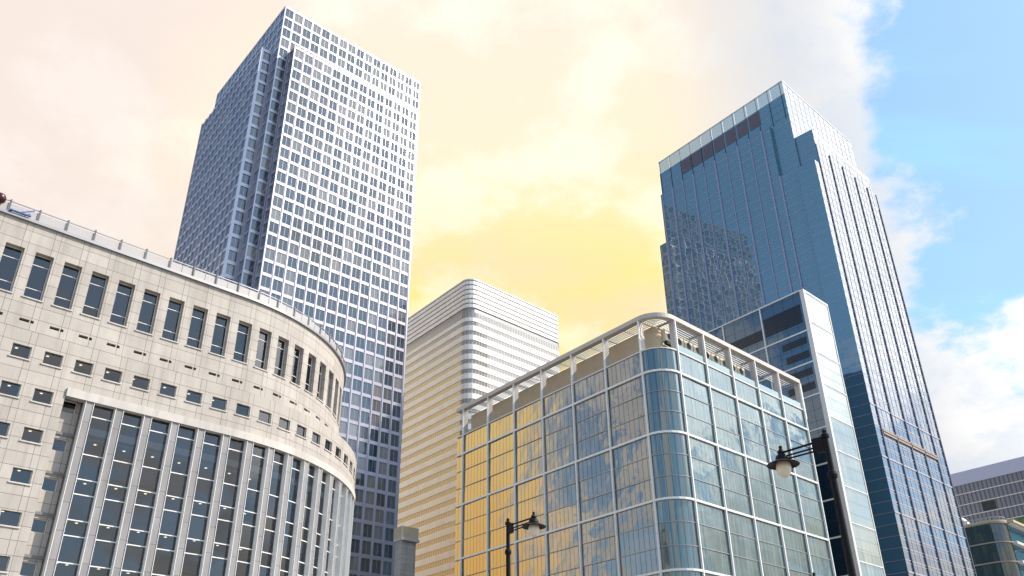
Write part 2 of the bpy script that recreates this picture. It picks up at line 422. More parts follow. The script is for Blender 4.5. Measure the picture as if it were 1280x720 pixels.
# pilasters and glazing bays
pil=[.5076*S+.0581*S*k for k in range(0,24)]
pil=[p for p in pil if p<SLe-1]
for k,p in enumerate(pil):
    mb=MB(); w=.36
    slab(mb,CLo,p-w,p+w,0,lt0-.004,-1.3,.05)
    pl=mb.build('pilaster',M['fin'],root)
    for q in (p-w-.05,p+w+.003):
        mb=MB(); slab(mb,CLo,q,q+.047,0,lt0-.006,-.6,.13); mb.build('edge_trim',M['white'],pl)
tri=[];bli=[]
hide_behind=lambda x,y: x>446
zt=.6319; tr=[H(.6071)]; bands=[]
j=0
while True:
    a=.5313-.0768*j; b=.4832-.0768*j
    if H(b)<1: break
    tr+=[H(a),H(b)]; j+=1
tr=sorted(tr)
for k in range(len(pil)-1):
    a=pil[k]+.41; b=pil[k+1]-.41
    mb=MB()
    zz=[.3]+tr+[lt0]
    for q0,q1 in zip(zz,zz[1:]): cell(mb,CLo,a,b,q0,q1,-.5,tilt=.006)
    g=mb.build('glazing_bay',M['pane'],root)
    for zt in tr: strip_item(tri,CLo,a,b,zt-.05,zt+.05,-.56,-.42,None,hide_behind)
    mb=MB(); slab(mb,CLo,a,b,H(.572),H(.586),-.95,-.62); mb.build('spandrel_band',M['stone_light'],g)
    for j in range(8):
        z1=H(.5313-.0768*j)-.05; z0=H(.4832-.0768*j)+.05
        if z0<1: continue
        drop=random.choice((0,0,0,0,.25,.45))*(z1-z0)
        strip_item(bli,CLo,a+.03,b-.03,z0+drop,z1,-.80,-.72,None,hide_behind)
limited(tri,None,'transom',M['white'],root,100); limited(bli,None,'blind',M['blind'],root,100)
# inside: back wall, floors, ceiling lamps
mb=MB()
n=70
for i in range(n):
    a=S0+(SUe-S0)*i/n; b=S0+(SUe-S0)*(i+1)/n
    cell(mb,CU,a,b,0,H(.967),-5.2)
mb.build('core_wall',M['core'],root)
for zt in [.930,.745]+[.722-.0768*j for j in range(9)]:
    mb=MB(); F=CU if zt>.73 else CLo
    slab(mb,F,S0,SUe-.5,H(zt)-.25,H(zt),-5.15,-1.05 if F is CU else -1.05,0,2.4); mb.build('floor_slab',M['ceil'],root)
cl=[]
for a,b in tall: cl.append((CU,(a+b)/2-.25,H(.9235)-.04,-1.9))
for a,b,z0,z1 in small: cl.append((CLo,(a+b)/2+random.uniform(-.3,.3),z1+.22,-1.8))
for k in range(len(pil)-1):
    for j in range(0,6):
        for q in (.9,1.9): cl.append((CLo,pil[k]+q,H(.722-.0768*(j+2))-.29,-1.5-.6*random.random()))
items=[]
for F,s,z,d in cl:
    if s>.9*S: continue
    pts=[F(s-.11,z,d-.1),F(s+.11,z,d-.1),F(s+.11,z,d+.1),F(s-.11,z,d+.1)]
    def bld(m,F=F,s=s,z=z,d=d): slab(m,F,s-.11,s+.11,z-.05,z,d-.1,d+.1)
    items.append((pts,None,bld))
limited(items,None,'ceiling_light',M['lamp'],root,100)
# cornice, roof, railing
mb=MB()
slab(mb,CU,S0,SUe,H(.967),H(.9715),-.6,.28,0,ST); slab(mb,CU,S0,SUe,H(.9715)+.002,H(.975),-.6,.14,0,ST)
mb.build('cornice',M['greymetal'],root)
mb=MB(); pts=[CU(S0+(SUe-S0)*i/40,0,-.3) for i in range(41)]
back=[CU(SUe,0,0)-NR*18,CU(S0,0,0)-NR*40]
mb.quad([p+ZV*(H(.969)) for p in pts+back],ZV,[(0,0)]*(len(pts)+2)); mb.build('roof',M['roof'],root)
mb=MB()
for p,q in ((back[0],back[1]),(back[1],CU(S0,0,0)),(CU(SUe,0,0),back[0])): 
    mb.quad([p,q,q+ZV*H(.967),p+ZV*H(.967)],None,[(0,0),(20,0),(20,40),(0,40)])
mb.build('rear_wall',M['stone'],root)
rail=MB(); rpts=[CU(S0+(SUe-S0)*i/90,H(1.0),-.12) for i in range(91)]
for i in range(90): rail.bar(rpts[i],rpts[i+1],.10,.10)
rl=rail.build('roof_railing',M['greymetal'],root)
s=.0485*S-pu*3
while s<SUe:
    if s>S0:
        mb=MB(); mb.bar(CU(s,H(.975),-.05),CU(s,H(1.003),-.05),.15,.15,UR); mb.build('rail_post',M['darkgrey'],rl)
        if s+pu<SUe:
            mb=MB()
            for q in range(2): slab(mb,CU,s+.09+q*(pu/2-.03),s+pu/2+.0+q*(pu/2-.09),H(.9755),H(.9955),-.16,-.12)
            mb.build('screen_panel',M['screen'],rl)
    s+=pu
s=.285*S
mb=MB(); mb.bar(CU(s-.6,H(.976),.35),CU(s+1.3,H(.9765),.35),.22,.12); mb.bar(CU(s+.3,H(.978),.3),CU(s+1.5,H(.993),.2),.14,.10); mb.bar(CU(s-.55,H(.9745),-.3),CU(s-.55,H(.977),.45),.2,.14)
mb.build('davit_arm',M['blue'],root)
c=CU(.249*S,H(.993),.35)
mb=MB(); mb.lathe(c,[(0,-.62),(.35,-.52),(.55,-.28),(.60,0),(.5,.3),(.25,.48),(0,.52)],24); mb.bar(c+ZV*-.5,CU(.249*S,H(.9735),.2),.12,.12)
mb.build('floodlight',M['brown'],root,True)

# ------------------------------------------------------------------ tall steel tower
K=.80
PT=Vector((-102.41,281.98,0))*K
UTR=U(47.5); UTL=U(-40); NTR=Vector((UTR.y,-UTR.x,0)); NTL=Vector((-UTL.y,UTL.x,0))
W=77.2*K; ZT=306.4*K+EYE; ZP=280.5*K+EYE; PP=5.5*K; A0=5.0*K
bay=W/16; fl=6.1*K
root=thing('steel_clad_skyscraper','tallest tower, square steel-clad skyscraper with notched corners and hundreds of small square windows','skyscraper',PT)
FR=flat(PT,UTR,NTR); FL=flat(PT,UTL,NTL)
def hide_tower(x,y):
    if x<431 and y>245+.352*x+ (0 if x<290 else (x-290)**2*.0042): return True
    if x<449 and y>560: return True
    return x>525
witems=[]
def grid_face(mb,F,s0,nb,z1,nf,d,ww=.78,wh=.78,edge=0.0,items=witems,s1=None):
    """nb bays of windows from s0, nf floors down from z1"""
    us=[s0-edge,s0+nb*bay+edge]; zs=[0,z1]
    zf=[]
    for j in range(nf):
        c=z1-fl*(j+.5)-.55; zs+=[c-fl*wh/2,c+fl*wh/2]; zf.append((c-fl*wh/2,c+fl*wh/2))
    uf=[]
    for i in range(nb):
        c=s0+bay*(i+.5); us+=[c-bay*ww/2,c+bay*ww/2]; uf.append((c-bay*ww/2,c+bay*ww/2))
    zlow=zf[-1][0]
    import bisect
    ub=sorted(x for ab in uf for x in ab); zb=sorted(x for ab in zf for x in ab)
    facade(mb,F,us,zs,lambda s,z: bisect.bisect(ub,s)%2==1 and bisect.bisect(zb,z)%2==1,.20,0,d)
    for a,b in uf:
        for z0,z2 in zf:
            pts=[F(a,z0,d),F(b,z0,d),F(b,z2,d),F(a,z2,d)]
            def bld(m,F=F,a=a,b=b,z0=z0,z2=z2,d=d):
                cell(m,F,a,b,z0,z2,d-.17,0,.010,[(a*7.13,z0*7.13)]*4)
                c=(a+b)/2; slab(m,F,c-.04,c+.04,z0,z2,d-.19,d-.12,1)
                slab(m,F,a,b,z0,z0+.07,d-.19,d-.1,1)
            items.append((pts,hide_tower,bld))
mb=MB()
nfl=int((ZT-6)/fl)-1; nfp=int((ZP-6)/fl)-1
# protruding main panels
grid_face(mb,FR,A0,14,ZP,nfp,PP); grid_face(mb,FL,A0,14,ZP,nfp,PP)
# core strips at the notches and above the panels
off=(ZT-ZP)
def core_strip(F,s0,nb,nf): grid_face(mb,F,s0,nb,ZT,nf,0)
core_strip(FR,0.05,1,nfl); core_strip(FR,W-bay-.05,1,nfl); core_strip(FL,0.05,1,nfl); core_strip(FL,W-bay-.05,1,nfl)
def top_rows(F):
    zs=[ZP-.5,ZT]; us=[bay,W-bay]; zf=[]; uf=[]
    for j in range(4):
        c=ZT-fl*(j+.5)-.55; zf.append((c-fl*.4,c+fl*.4)); zs+=zf[-1]
    for i in range(1,15):
        c=bay*(i+.5); uf.append((c-bay*.41,c+bay*.41)); us+=uf[-1]
    facade(mb,F,us,zs,lambda s,z:any(a<s<b for a,b in uf) and any(a<z<b for a,b in zf),.20)
    for a,b in uf:
        for z0,z2 in zf:
            if z0<ZP: continue
            def bld(m,F=F,a=a,b=b,z0=z0,z2=z2):
                cell(m,F,a,b,z0,z2,-.17,0,.010,[(a*7.13,z0*7.13)]*4); c=(a+b)/2; slab(m,F,c-.04,c+.04,z0,z2,-.19,-.12,1)
            witems.append(([F(a,z0,0),F(b,z0,0),F(b,z2,0),F(a,z2,0)],hide_tower,bld))
top_rows(FR); top_rows(FL)
# panel side returns and panel roofs, far sides
for F,N2,sgn in ((FR,UTR,1),(FL,UTL,1)):
    for s,t in ((A0,-1),(A0+14*bay,1)):
        # return with one column of windows
        us=[0,PP]; a,b=.22*PP,.82*PP
        mb2=mb
        d=lambda q,z,e: F(s+t*e,z,q)
        zs=[0,ZP]; zf=[]
        for j in range(nfp):
            c=ZP-fl*(j+.5)-.55; zf.append((c-fl*.37,c+fl*.37)); zs+=zf[-1]
        import bisect
        zb=sorted(x for ab in zf for x in ab)
        G=(lambda F,s,t:(lambda q,z,e=0.0: F(s+t*e,z,q)))(F,s,t)
        facade(mb,G,[0,a,b,PP],zs,lambda q,z: a<q<b and bisect.bisect(zb,z)%2==1,.3)
        for z0,z2 in zf:
            def bld(m,G=G,a=a,b=b,z0=z0,z2=z2): cell(m,G,a,b,z0,z2,-.26,0,.010,[(a*7.13,z0*7.13)]*4); slab(m,G,(a+b)/2-.05,(a+b)/2+.05,z0,z2,-.28,-.18,1)
            witems.append(([G(a,z0),G(b,z0),G(b,z2),G(a,z2)],hide_tower,bld))
    mb.quad([F(A0,ZP,0),F(A0+14*bay,ZP,0),F(A0+14*bay,ZP,PP),F(A0,ZP,PP)],ZV)
c3=PT+UTR*W+UTL*W
mb.quad([PT+UTR*W,c3,c3+ZV*ZT,PT+UTR*W+ZV*ZT],UTR); mb.quad([PT+UTL*W,c3,c3+ZV*ZT,PT+UTL*W+ZV*ZT],UTL)
mb.build('wall',M['steel'],root)
for Fq in (lambda a,z,d=0.0: PT+UTR*(W+d)+UTL*a+ZV*z, lambda a,z,d=0.0: PT+UTL*(W+d)+UTR*a+ZV*z):
    for i in range(16):
        for j in range(nfl):
            c=bay*(i+.5); z2=ZT-fl*j-1.0; a,b,z0=c-bay*.39,c+bay*.39,z2-fl*.78
            def bld(m,Fq=Fq,a=a,b=b,z0=z0,z2=z2): cell(m,Fq,a,b,z0,z2,.03,0,.010,[(a*7.13,z0*7.13)]*4)
            witems.append(([Fq(a,z0),Fq(b,z0),Fq(b,z2),Fq(a,z2)],lambda x,y:True,bld))
limited(witems,None,'window',[M['twin'],M['steel']],root,100)
# fins between bays and cap
for F,d in ((FR,PP),(FL,PP)):
    for i in range(15):
        m2=MB(); s=A0+bay*i; slab(m2,F,s-.14,s+.14,0,ZP+.25,d,d+.22); m2.build('fin',M['steel'],root)
    for i in (0,14):
        pass
m2=MB(); m2.quad([PT+ZV*(ZT-.1),PT+UTR*W+ZV*(ZT-.1),c3+ZV*(ZT-.1),PT+UTL*W+ZV*(ZT-.1)],ZV); 
ap=(PT+c3)/2+ZV*(ZT+26)
e=6
b4=[PT+UTR*e+UTL*e,PT+UTR*(W-e)+UTL*e,PT+UTR*(W-e)+UTL*(W-e),PT+UTR*e+UTL*(W-e)]
for i in range(4): m2.quad([b4[i]+ZV*ZT,b4[(i+1)%4]+ZV*ZT,ap],ZV,[(0,0),(1,0),(.5,1)])
m2.build('pyramid_roof',M['steel'],root)

# ------------------------------------------------------------------ generic curtain wall tower (right)
G=.8
PG=Vector((115.47,276.89,0))*G
root=thing('blue_glass_skyscraper','tall stepped blue glass skyscraper on the right with bright reflective side','skyscraper',PG)
FL=flat(PG,UL,NL); FR=flat(PG,UR,NR)
ZG=252.2*G+EYE; rw_=3.62*G
def hide_glass(x,y):
    if x<832 : return False
    if y>397 and x<1003 and y>388+.51*(x-832): return True
    if 887<x<1040 and y>360+ (1003-x)*.45 and x<1003: return True
    if 1003<=x<1034+ (y-379)*.21 and y>361: return True
    return False
gl=[];glR=[]
lines=MB(); 
def curtain(F,s0,s1,ns,z0,z1,d,items,mat_idx,tilt=.006):
    zs=[]; z=ZG-6*G
    k=0
    nz=int((ZG-1)/rw_)
    zz=[ZG-rw_*j for j in range(nz+1)]
    zz=[z for z in zz if z0-1e-3<=z<=z1+1e-3]
    if not zz or zz[0]<z1-.01: zz=[z1]+zz
    if zz[-1]>z0+.01: zz=zz+[z0]
    for i in range(ns):
        a=s0+(s1-s0)*i/ns; b=s0+(s1-s0)*(i+1)/ns
        for q1,q0 in zip(zz,zz[1:]):
            def bld(m,a=a,b=b,q0=q0,q1=q1): cell(m,F,a,b,q0,q1,d,mat_idx,tilt)
            items.append(([F(a,q0,d),F(b,q0,d),F(b,q1,d),F(a,q1,d)],hide_glass,bld))
    return zz
def vmull(name,F,ss,z0,z1,d,w,pr,mat):
    for s in ss:
        m2=MB(); slab(m2,F,s-w/2,s+w/2,z0,z1,d,d+pr); m2.build(name,mat,root)
p1=1.5*G
WL=71.4*G; WRt=61.0*G; pr=7.6*G
zU=232.5*G+EYE; zLo=206.5*G+EYE; zRu=222*G+EYE
# core
zpar=245.5*G+EYE
curtain(FL,0,WL,11,0,zpar,0,gl,0); curtain(FR,0,WRt,14,0,ZG,0,glR,1)
# left panels: upper and lower
sU0=9*G; sU1=WL-.2
curtain(FL,sU0,sU1,10,0,zU,p1,gl,0)
sL0=.0; sL1=75*G
curtain(FL,sL0,sU0,1,0,zLo,p1+.004,gl,0); curtain(FL,sU1,sL1,1,0,zLo,p1+.004,gl,0)
# right panels: upper and lower
sR0=.9*G; sR1=50*G
curtain(FR,sR0,sR1,13,0,zRu,pr,glR,1)
sRl=-3.2*G; curtain(FR,sRl,sR0,1,0,zLo-1.5,pr+.004,glR,1); curtain(FR,sR1,sR1+3*G,1,0,zLo,pr+.004,glR,1)
# returns facing left, beside the right panel
Gret=lambda q,z,e=0.0: FR(sR0-e,z,q)
curtain(Gret,0,pr,2,zLo-1.5,zRu,0,gl,0)
Gret2=lambda q,z,e=0.0: FR(sRl-e,z,q)
curtain(Gret2,-p1*0,pr,2,0,zLo-1.5,0,gl,0)
Gl=lambda q,z,e=0.0: FL(sU0-e,z,q)
curtain(Gl,0,p1,1,zLo,zU,0,gl,0)
allg=gl+glR
limited(allg,None,'glass_panel',[M['gt'],M['gtR']],root,100)
# slabs behind steps, roof, rear walls
m2=MB()
m2.quad([FL(sU0,zU,0),FL(sU1,zU,0),FL(sU1,zU,p1),FL(sU0,zU,p1)],ZV)
m2.quad([FL(sL0,zLo,0),FL(sL1,zLo,0),FL(sL1,zLo,p1),FL(sL0,zLo,p1)],ZV)
m2.quad([FR(sR0,zRu,0),FR(sR1,zRu,0),FR(sR1,zRu,pr),FR(sR0,zRu,pr)],ZV)
m2.quad([FR(sRl,zLo-1.5,0),FR(sR1+3*G,zLo-1.5,0),FR(sR1+3*G,zLo-1.5,pr),FR(sRl,zLo-1.5,pr)],ZV)
pc=PG+UL*WL+UR*WRt
m2.quad([PG+ZV*(zpar-1),PG+UL*WL+ZV*(zpar-1),pc+ZV*(zpar-1),PG+UR*WRt+ZV*(zpar-1)],ZV)
m2.build('roof',M['roof'],root)
m2=MB()
m2.quad([PG+UL*WL,pc,pc+ZV*zpar,PG+UL*WL+ZV*zpar],UL); m2.quad([PG+UR*WRt,pc,pc+ZV*ZG,PG+UR*WRt+ZV*ZG],UR)
m2.quad([FR(sR1+3*G,0,0),FR(sR1+3*G,0,pr),FR(sR1+3*G,zLo,pr),FR(sR1+3*G,zLo,0)],UR)
m2.quad([FR(sR1,zLo,0),FR(sR1,zLo,pr),FR(sR1,zRu,pr),FR(sR1,zRu,0)],UR)
m2.quad([FL(sL1,0,-2),FL(sL1,0,p1),FL(sL1,zLo,p1),FL(sL1,zLo,-2)],UL)
m2.build('rear_wall',M['gt'],root)
# vertical mullions, alternating heavy and light
SP=6.3*G
ss=[14.0*G-.55*p1+SP*i for i in range(0,10)]
LM=plain('lavender_mullion',(.30,.33,.48),.4,.3,.08)
vmull('mullion',FL,ss[0::2],0,zU,p1,.55,.35,LM); vmull('mullion',FL,ss[1::2],0,zU,p1,.3,.25,LM)
vmull('mullion',FL,[8.6*G],0,zLo,p1,.5,.35,LM); vmull('mullion',FL,[70.5*G],0,zLo,p1+.01,.5,.3,LM)
vmull('mullion',FL,[SP*i+1.2 for i in range(0,12)],zU,ZG,0,.16,.15,M['darkmetal'])
DM=plain('dark_mullion',(.085,.09,.15),.4,.2,.1); PM=plain('pale_mullion',(.42,.40,.43),.4,.2,.1)
thick=[sR0+.2+(sR1-sR0)*i/4.5 for i in range(0,5)]+[sR1+2.7*G]
vmull('side_mullion',FR,thick,0,zRu-6,pr,.5,.3,DM)
thin=[sR0+.2+(sR1-sR0)*(i+f)/4.5 for i in range(0,5) for f in (1/3,2/3) if (i+f)/4.5<.98]
vmull('side_mullion',FR,thin,0,zRu-3,pr,.18,.08,PM)
vmull('side_mullion',FR,[WRt*i/14 for i in range(1,14)],zRu,ZG-.3,0,.16,.08,PM)
# floor lines
FLM=plain('rose_grey_transom',(.46,.41,.42),.45,.2,.1)
LNS=[]
nz=int((ZG-1)/rw_)
litems=[]
def line(F,s0,s1,z,d,h,pr_,tag=None):
    def bld(m): slab(m,F,s0,s1,z-h/2,z+h/2,d,d+pr_)
    litems.append(([F(s0,z-h/2,d),F(s1,z-h/2,d),F(s1,z+h/2,d),F(s0,z+h/2,d)],None,bld))
for j in range(1,nz):
    z=ZG-rw_*j
    if z<zU: line(FL,sU0 if z>zLo else sL0,sU1 if z>zLo else sL1,z,p1,.15,.08)
    elif z<zpar-1: line(FL,0,WL,z,0,.12,.06)
    if zLo<z<zpar: line(FL,0,sU0,z,0,.12,.06)
    if zRu<z<ZG-1: line(FR,0,WRt,z,0,.16,.06)
    if z<zRu:
        big=(j%5==1 and z<.48*ZG)
        line(FR,sR0 if z>zLo-1.5 else sRl,sR1+3*G if z<zLo else sR1,z,pr,(.38 if big else .20),.15 if big else .05)
        if not big: line(FR,sR0 if z>zLo-1.5 else sRl,sR1+3*G if z<zLo else sR1,z-.75,pr,.14,.05)
        line(Gret if z>zLo-1.5 else Gret2,0,pr,z,0,.10,.05)
limited(litems,None,'floor_line',FLM,root,100)
# crown: clear parapet panes, louvre panels
for i in range(11):
    a=WL*i/11+.08; b=WL*(i+1)/11-.08
    m2=MB(); slab(m2,FL,a,b,zpar+.15,ZG-.25,-.1,0); m2.build('parapet_pane',M['gtpar'],root)
m2=MB(); slab(m2,FL,-.1,WL,ZG-.22,ZG+.12,-.25,.12); slab(m2,FR,-.1,WRt,ZG-.2,ZG+.12,-.3,.12); m2.build('parapet_rail',M['offwhite'],root)
for i in range(2,9):
    a=WL*i/11+.35; b=WL*(i+1)/11-.35
    m2=MB(); zz=zpar-.6
    while zz>zpar-6.2: slab(m2,FL,a,b,zz-.42,zz-.06,.02,.16); zz-=.5
    m2.build('louvre_panel',M['rust'],root)
for i in range(4):
    a=thick[0]+.4+(sR1-sR0)/4.5*i; b=a+(sR1-sR0)/4.5-.8
    m2=MB()
    for q in (0,.8): slab(m2,FR,a,b,101.2*G*.93+EYE+q,101.2*G*.93+EYE+q+.5,pr+.02,pr+.4)
    m2.build('side_louvre',M['tanlouver'],root)

# ------------------------------------------------------------------ glass block with rounded corner and open roof frame
KM=Vector((27.37,144.81,0))
root=thing('rounded_glass_block','lower glass block with rounded corner, white grid and open white frame on its roof','building',KM)
rc=4.5
CC=KM+UL*5.0-NR*0
# arc centre: offset rc inwards from both faces
CC=KM+UL*5.0-NL*rc
# path: left face from s=66 down to 5, arc, right face; parameter s: negative = left face
ang=96.02
arc=rc*R(ang)
def FM(s,z,d=0.0):
    if s<=-arc/2:
        return KM+UL*(5.0-(s+arc/2))+NL*d+ZV*z
    if s>=arc/2:
        return KM+UR*(5.0+(s-arc/2))+NR*d+ZV*z
    f=(s+arc/2)/arc
    a0=math.atan2(NL.y,NL.x); a=a0+R(ang)*f
    nn=Vector((math.cos(a),math.sin(a),0))
    return CC+nn*(rc+d)+ZV*z
h=arc/2
lp=[-h-x for x in (0,9.8,19.6,29.4,39.1,48.8,58.6)]; lend=-h-61.3
rp=[h+.5+9.35*i for i in range(0,6)]
rend=rp[-1]
MZ=lambda z:z+EYE
maj=[MZ(63.7-11.95*j) for j in range(6)]
maj=[z for z in maj if z>1]
ztop=MZ(68.3); zrim=MZ(75.6)
stops=[ztop]+maj+[0.5]
tritems=[]
def panel(s0,s1,z1,z0,step,mat,nrow):
    m2=MB()
    k=1 if not step else int(math.ceil((s1-s0)/step))
    for r_ in range(nrow):
        q0=z0+(z1-z0)*r_/nrow; q1=z0+(z1-z0)*(r_+1)/nrow
        for i in range(k): cell(m2,FM,s0+(s1-s0)*i/k,s0+(s1-s0)*(i+1)/k,q0,q1,-.25,0,0 if step else .035)
    g=m2.build('glass_panel',mat,root,bool(step))
    for r_ in range(1,nrow):
        q=z0+(z1-z0)*r_/nrow; strip_item(tritems,FM,s0,s1,q-.07,q+.07,-.24,-.12,step)
for zi in range(len(stops)-1):
    z1,z0=stops[zi],stops[zi+1]
    nr=1 if zi==0 else 3
    ls=lp+[lend]
    for a,b in zip(ls,ls[1:]): panel(b,a,z1,z0,None,M['mid'],nr)
    panel(-h,h+.5,z1,z0,.6,M['midC'],nr)
    for a,b in zip(rp,rp[1:]): panel(a,b,z1,z0,None,M['midR'],nr)
limited(tritems,None,'transom',M['greymetal'],root,100)
M['frame']=plain('shade_toned_frame',(.50,.46,.42),.45,.1,.06)  # white frame toned down, shade of its underside put into the colour
for s in lp+rp:
    m2=MB(); slab(m2,FM,s-.14,s+.14,0,zrim-.9,-.2,.18); 
    m2.build('mullion',M['white'],root)
    m2=MB(); slab(m2,FM,s-.17,s+.17,ztop-.3,zrim-.9,-1.25,-.2); m2.build('roof_post',M['frame'],root)
for z in maj:
    m2=MB(); slab(m2,FM,lend,rend,z-.19,z+.19,-.22,.12,0,.6 if False else 1.2); m2.build('floor_band',M['white'],root)
m2=MB(); slab(m2,FM,lend,rend+.2,zrim-.9,zrim,-1.0,.2,0,.7); m2.build('roof_rim',M['frame'],root)
# roof level: balustrade, inner wall, openings, louvres, brackets
m2=MB(); slab(m2,FM,lend,rend,ztop-.12,ztop+.12,-1.3,.0,0,1.0); m2.build('parapet_cap',M['offwhite'],root)
for a,b in zip(rp,rp[1:]):
    m2=MB(); slab(m2,FM,a+.3,b-.5,ztop+.13,ztop+1.5,-.25,-.21); m2.build('balustrade_pane',M['gtpar'],root)
m2=MB(); slab(m2,FM,lend+1,h+1.0,ztop-4,zrim-1.2,-3.9,-3.5,0,1.0); m2.build('plant_wall',M['tan'],root)
for i in range(9):
    s=h+1.2+i*3.15
    m2=MB(); slab(m2,FM,s,s+2.75,zrim-3.9,zrim-1.3,-3.9,-2.9); pv=m2.build('plant_unit',M['cream'],root)
    m2=MB(); c0=FM(s+1.4,zrim-2.7,-2.88); n=NR
    ring=[c0+UR*.75*math.cos(q*math.pi/8)+ZV*.75*math.sin(q*math.pi/8) for q in range(16)]
    m2.quad(ring,n,[(0,0)]*16); m2.build('fan_opening',M['darkmetal'],pv)
m2=MB(); slab(m2,FM,h+1.2,rend-14,zrim-4.6,zrim-3.92,-3.4,-2.6,0,2); m2.build('pipe_tray',M['darkmetal'],root)
m2=MB(); slab(m2,FM,h+1.2,rend-14,ztop-.5,zrim-4.62,-3.8,-3.5,0,2); m2.build('plant_screen',M['greymetal'],root)
def inner(s,z,d=0.0): return FM(s,z,d)
for k in range(5):
    d=-1.5-.60*k
    m2=MB(); slab(m2,FM,lend+.5,rend-.6,zrim-.62,zrim-.50,d-.09,d+.09,0,1.0); m2.build('louvre_slat',M['white'],root)
for s in lp+rp:
    for t in ((0,) if s!=rp[-1] else (0,)):
        m2=MB(); m2.bar(FM(s,zrim-.8,-.9),FM(s,zrim-.8,-5.0),.28,.38); m2.build('roof_bracket',M['greymetal'],root)
for s in [x-4.9 for x in lp[:-1]]:
    m2=MB(); m2.bar(FM(s,zrim-.75,-.9),FM(s,zrim-.75,-5.0),.14,.2); m2.build('roof_bracket',M['greymetal'],root)
pa=[FM(lend,0,-.3)]+[FM(-h+2*h*i/8,0,-.3) for i in range(9)]+[FM(rend-.01,0,-.3)]
pe_=[pa[-1]+UL*60,pa[0]+UR*48]
m2=MB(); m2.quad([p+ZV*(ztop-.2) for p in pa+pe_],ZV,[(p.x,p.y) for p in pa+pe_]); m2.build('roof',M['roof'],root)
m2=MB()
for p,q in ((pa[-1],pe_[0]),(pe_[0],pe_[1]),(pe_[1],pa[0])): m2.quad([p,q,q+ZV*(ztop-.2),p+ZV*(ztop-.2)],None,[(0,0),(50,0),(50,68),(0,68)])
m2.build('rear_wall',M['mid'],root)
m2=MB(); slab(m2,FM,rend-.05,rend+.45,ztop-2,zrim-.88,-1.2,.18); m2.build('end_post',M['offwhite'],root)

# ------------------------------------------------------------------ slim dark slab with pale end, between block and skyscraper
PD=Vector((71.9,186.63,0))
root=thing('slim_slab_tower','slim navy glass slab with pale narrow end, between roof frame and blue skyscraper','building',PD)
FL=flat(PD,UL,NL); FR=flat(PD,UR,NR); ZD=102.1+EYE; WD=12.3
LD=52
for i in range(4):
    for j in range(13):
        z1=ZD-.3-8.15*j-(2.6 if j else 0); z0=max(.1,ZD-.3-8.15*(j+1)-2.6)
        if z1<1: continue
        a=.9+12.2*i; b=.9+12.2*(i+1)
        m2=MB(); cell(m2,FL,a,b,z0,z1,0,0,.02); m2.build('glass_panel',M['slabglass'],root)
for j in range(1,13):
    z=ZD-.3-8.15*j-2.6
    if z<1: continue
    m2=MB(); slab(m2,FL,.9,LD,z-.17,z+.17,0,.22); m2.build('floor_band',M['white'],root)
for i in range(1,5):
    s=.9+12.2*i; m2=MB(); slab(m2,FL,s-.17,s+.17,0,ZD-.4,.0,.2); m2.build('mullion',M['white'],root)
m2=MB(); slab(m2,FL,.9,LD,ZD-.4,ZD,-.3,.25); m2.build('parapet',M['offwhite'],root)
dk=coated('vent_glass',(.012,.012,.016),1.5,(1,1,1),.1,lines=(('u',3.05,.06),('v',.6,.08)),wave=0,linecol=(.03,.03,.04))
for (a,b,z1,z0) in ((1.6,12.6,ZD-3.6,ZD-8.6),(13.6,24,ZD-6.0,ZD-8.8),(1.6,8.6,ZD-12.4,ZD-14.2),(1.6,8.0,ZD-16.0,ZD-17.8),(1.6,11.0,ZD-20.4,ZD-22.2),(1.6,9,ZD-24.0,ZD-25.8)):
    m2=MB(); slab(m2,FL,a,b,z0,z1,-.1,.05); m2.build('vent_strip',dk,root)
m2=MB(); slab(m2,FR,0,.9,0,ZD,-.95,.12); slab(m2,FR,WD-.35,WD,0,ZD-.05,-.35,.12); slab(m2,FR,.9,WD-.35,ZD-.6,ZD-.01,-.5,.12); m2.build('end_frame',M['offwhite'],root)
for j in range(13):
    z1=ZD-.6-8.1*j; z0=max(0.1,ZD-.6-8.1*(j+1)); 
    if z1<1: continue
    m2=MB()
    for q in range(3):
        y1=z1-(z1-z0)*q/3; y0=z1-(z1-z0)*(q+1)/3; cell(m2,FR,.9,WD-.35,y0,y1,0,0,.02)
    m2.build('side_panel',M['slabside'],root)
    m2=MB(); slab(m2,FR,.9,WD-.35,z0-.1,z0+.1,0,.12); m2.build('side_band',M['white'],root)
pc=PD+UL*LD+UR*WD
m2=MB(); m2.quad([PD+UR*WD,pc,pc+ZV*ZD,PD+UR*WD+ZV*ZD],UR); m2.quad([PD+UL*LD,pc,pc+ZV*ZD,PD+UL*LD+ZV*ZD],UL); m2.build('rear_wall',M['slabglass'],root)
m2=MB(); m2.quad([PD+ZV*(ZD-.5),PD+UR*WD+ZV*(ZD-.5),pc+ZV*(ZD-.5),PD+UL*LD+ZV*(ZD-.5)],ZV); m2.build('roof',M['roof'],root)

# ------------------------------------------------------------------ white banded tower (centre, behind)
PE=Vector((-17.59,299.48,0))
root=thing('white_banded_tower','pale white office tower with horizontal window bands and rounded corner, right of the tallest tower','building',PE)
re=4.0
CE=PE+UL*3.6-NL*re*1.0
KE=CE+NL*re-UL*(re*math.tan(R(48)))
arcE=re*R(96.02)
tl=re*math.tan(R(48))
def FE(s,z,d=0.0):
    if s<=-arcE/2: return KE+UL*(tl-(s+arcE/2))+NL*d+ZV*z
    if s>=arcE/2: return KE+UR*(tl+(s-arcE/2))+NR*d+ZV*z
    a=math.atan2(NL.y,NL.x)+R(96.02)*(s+arcE/2)/arcE
    return CE+Vector((math.cos(a),math.sin(a),0))*(re+d)+ZV*z
ZE=171.2+EYE; sa=-46.0; sb=50.5
m2=MB(); slab(m2,FE,sa,sb,ZE-.5,ZE,-1,.15,0,1.5); m2.build('parapet',M['white_clad'],root)
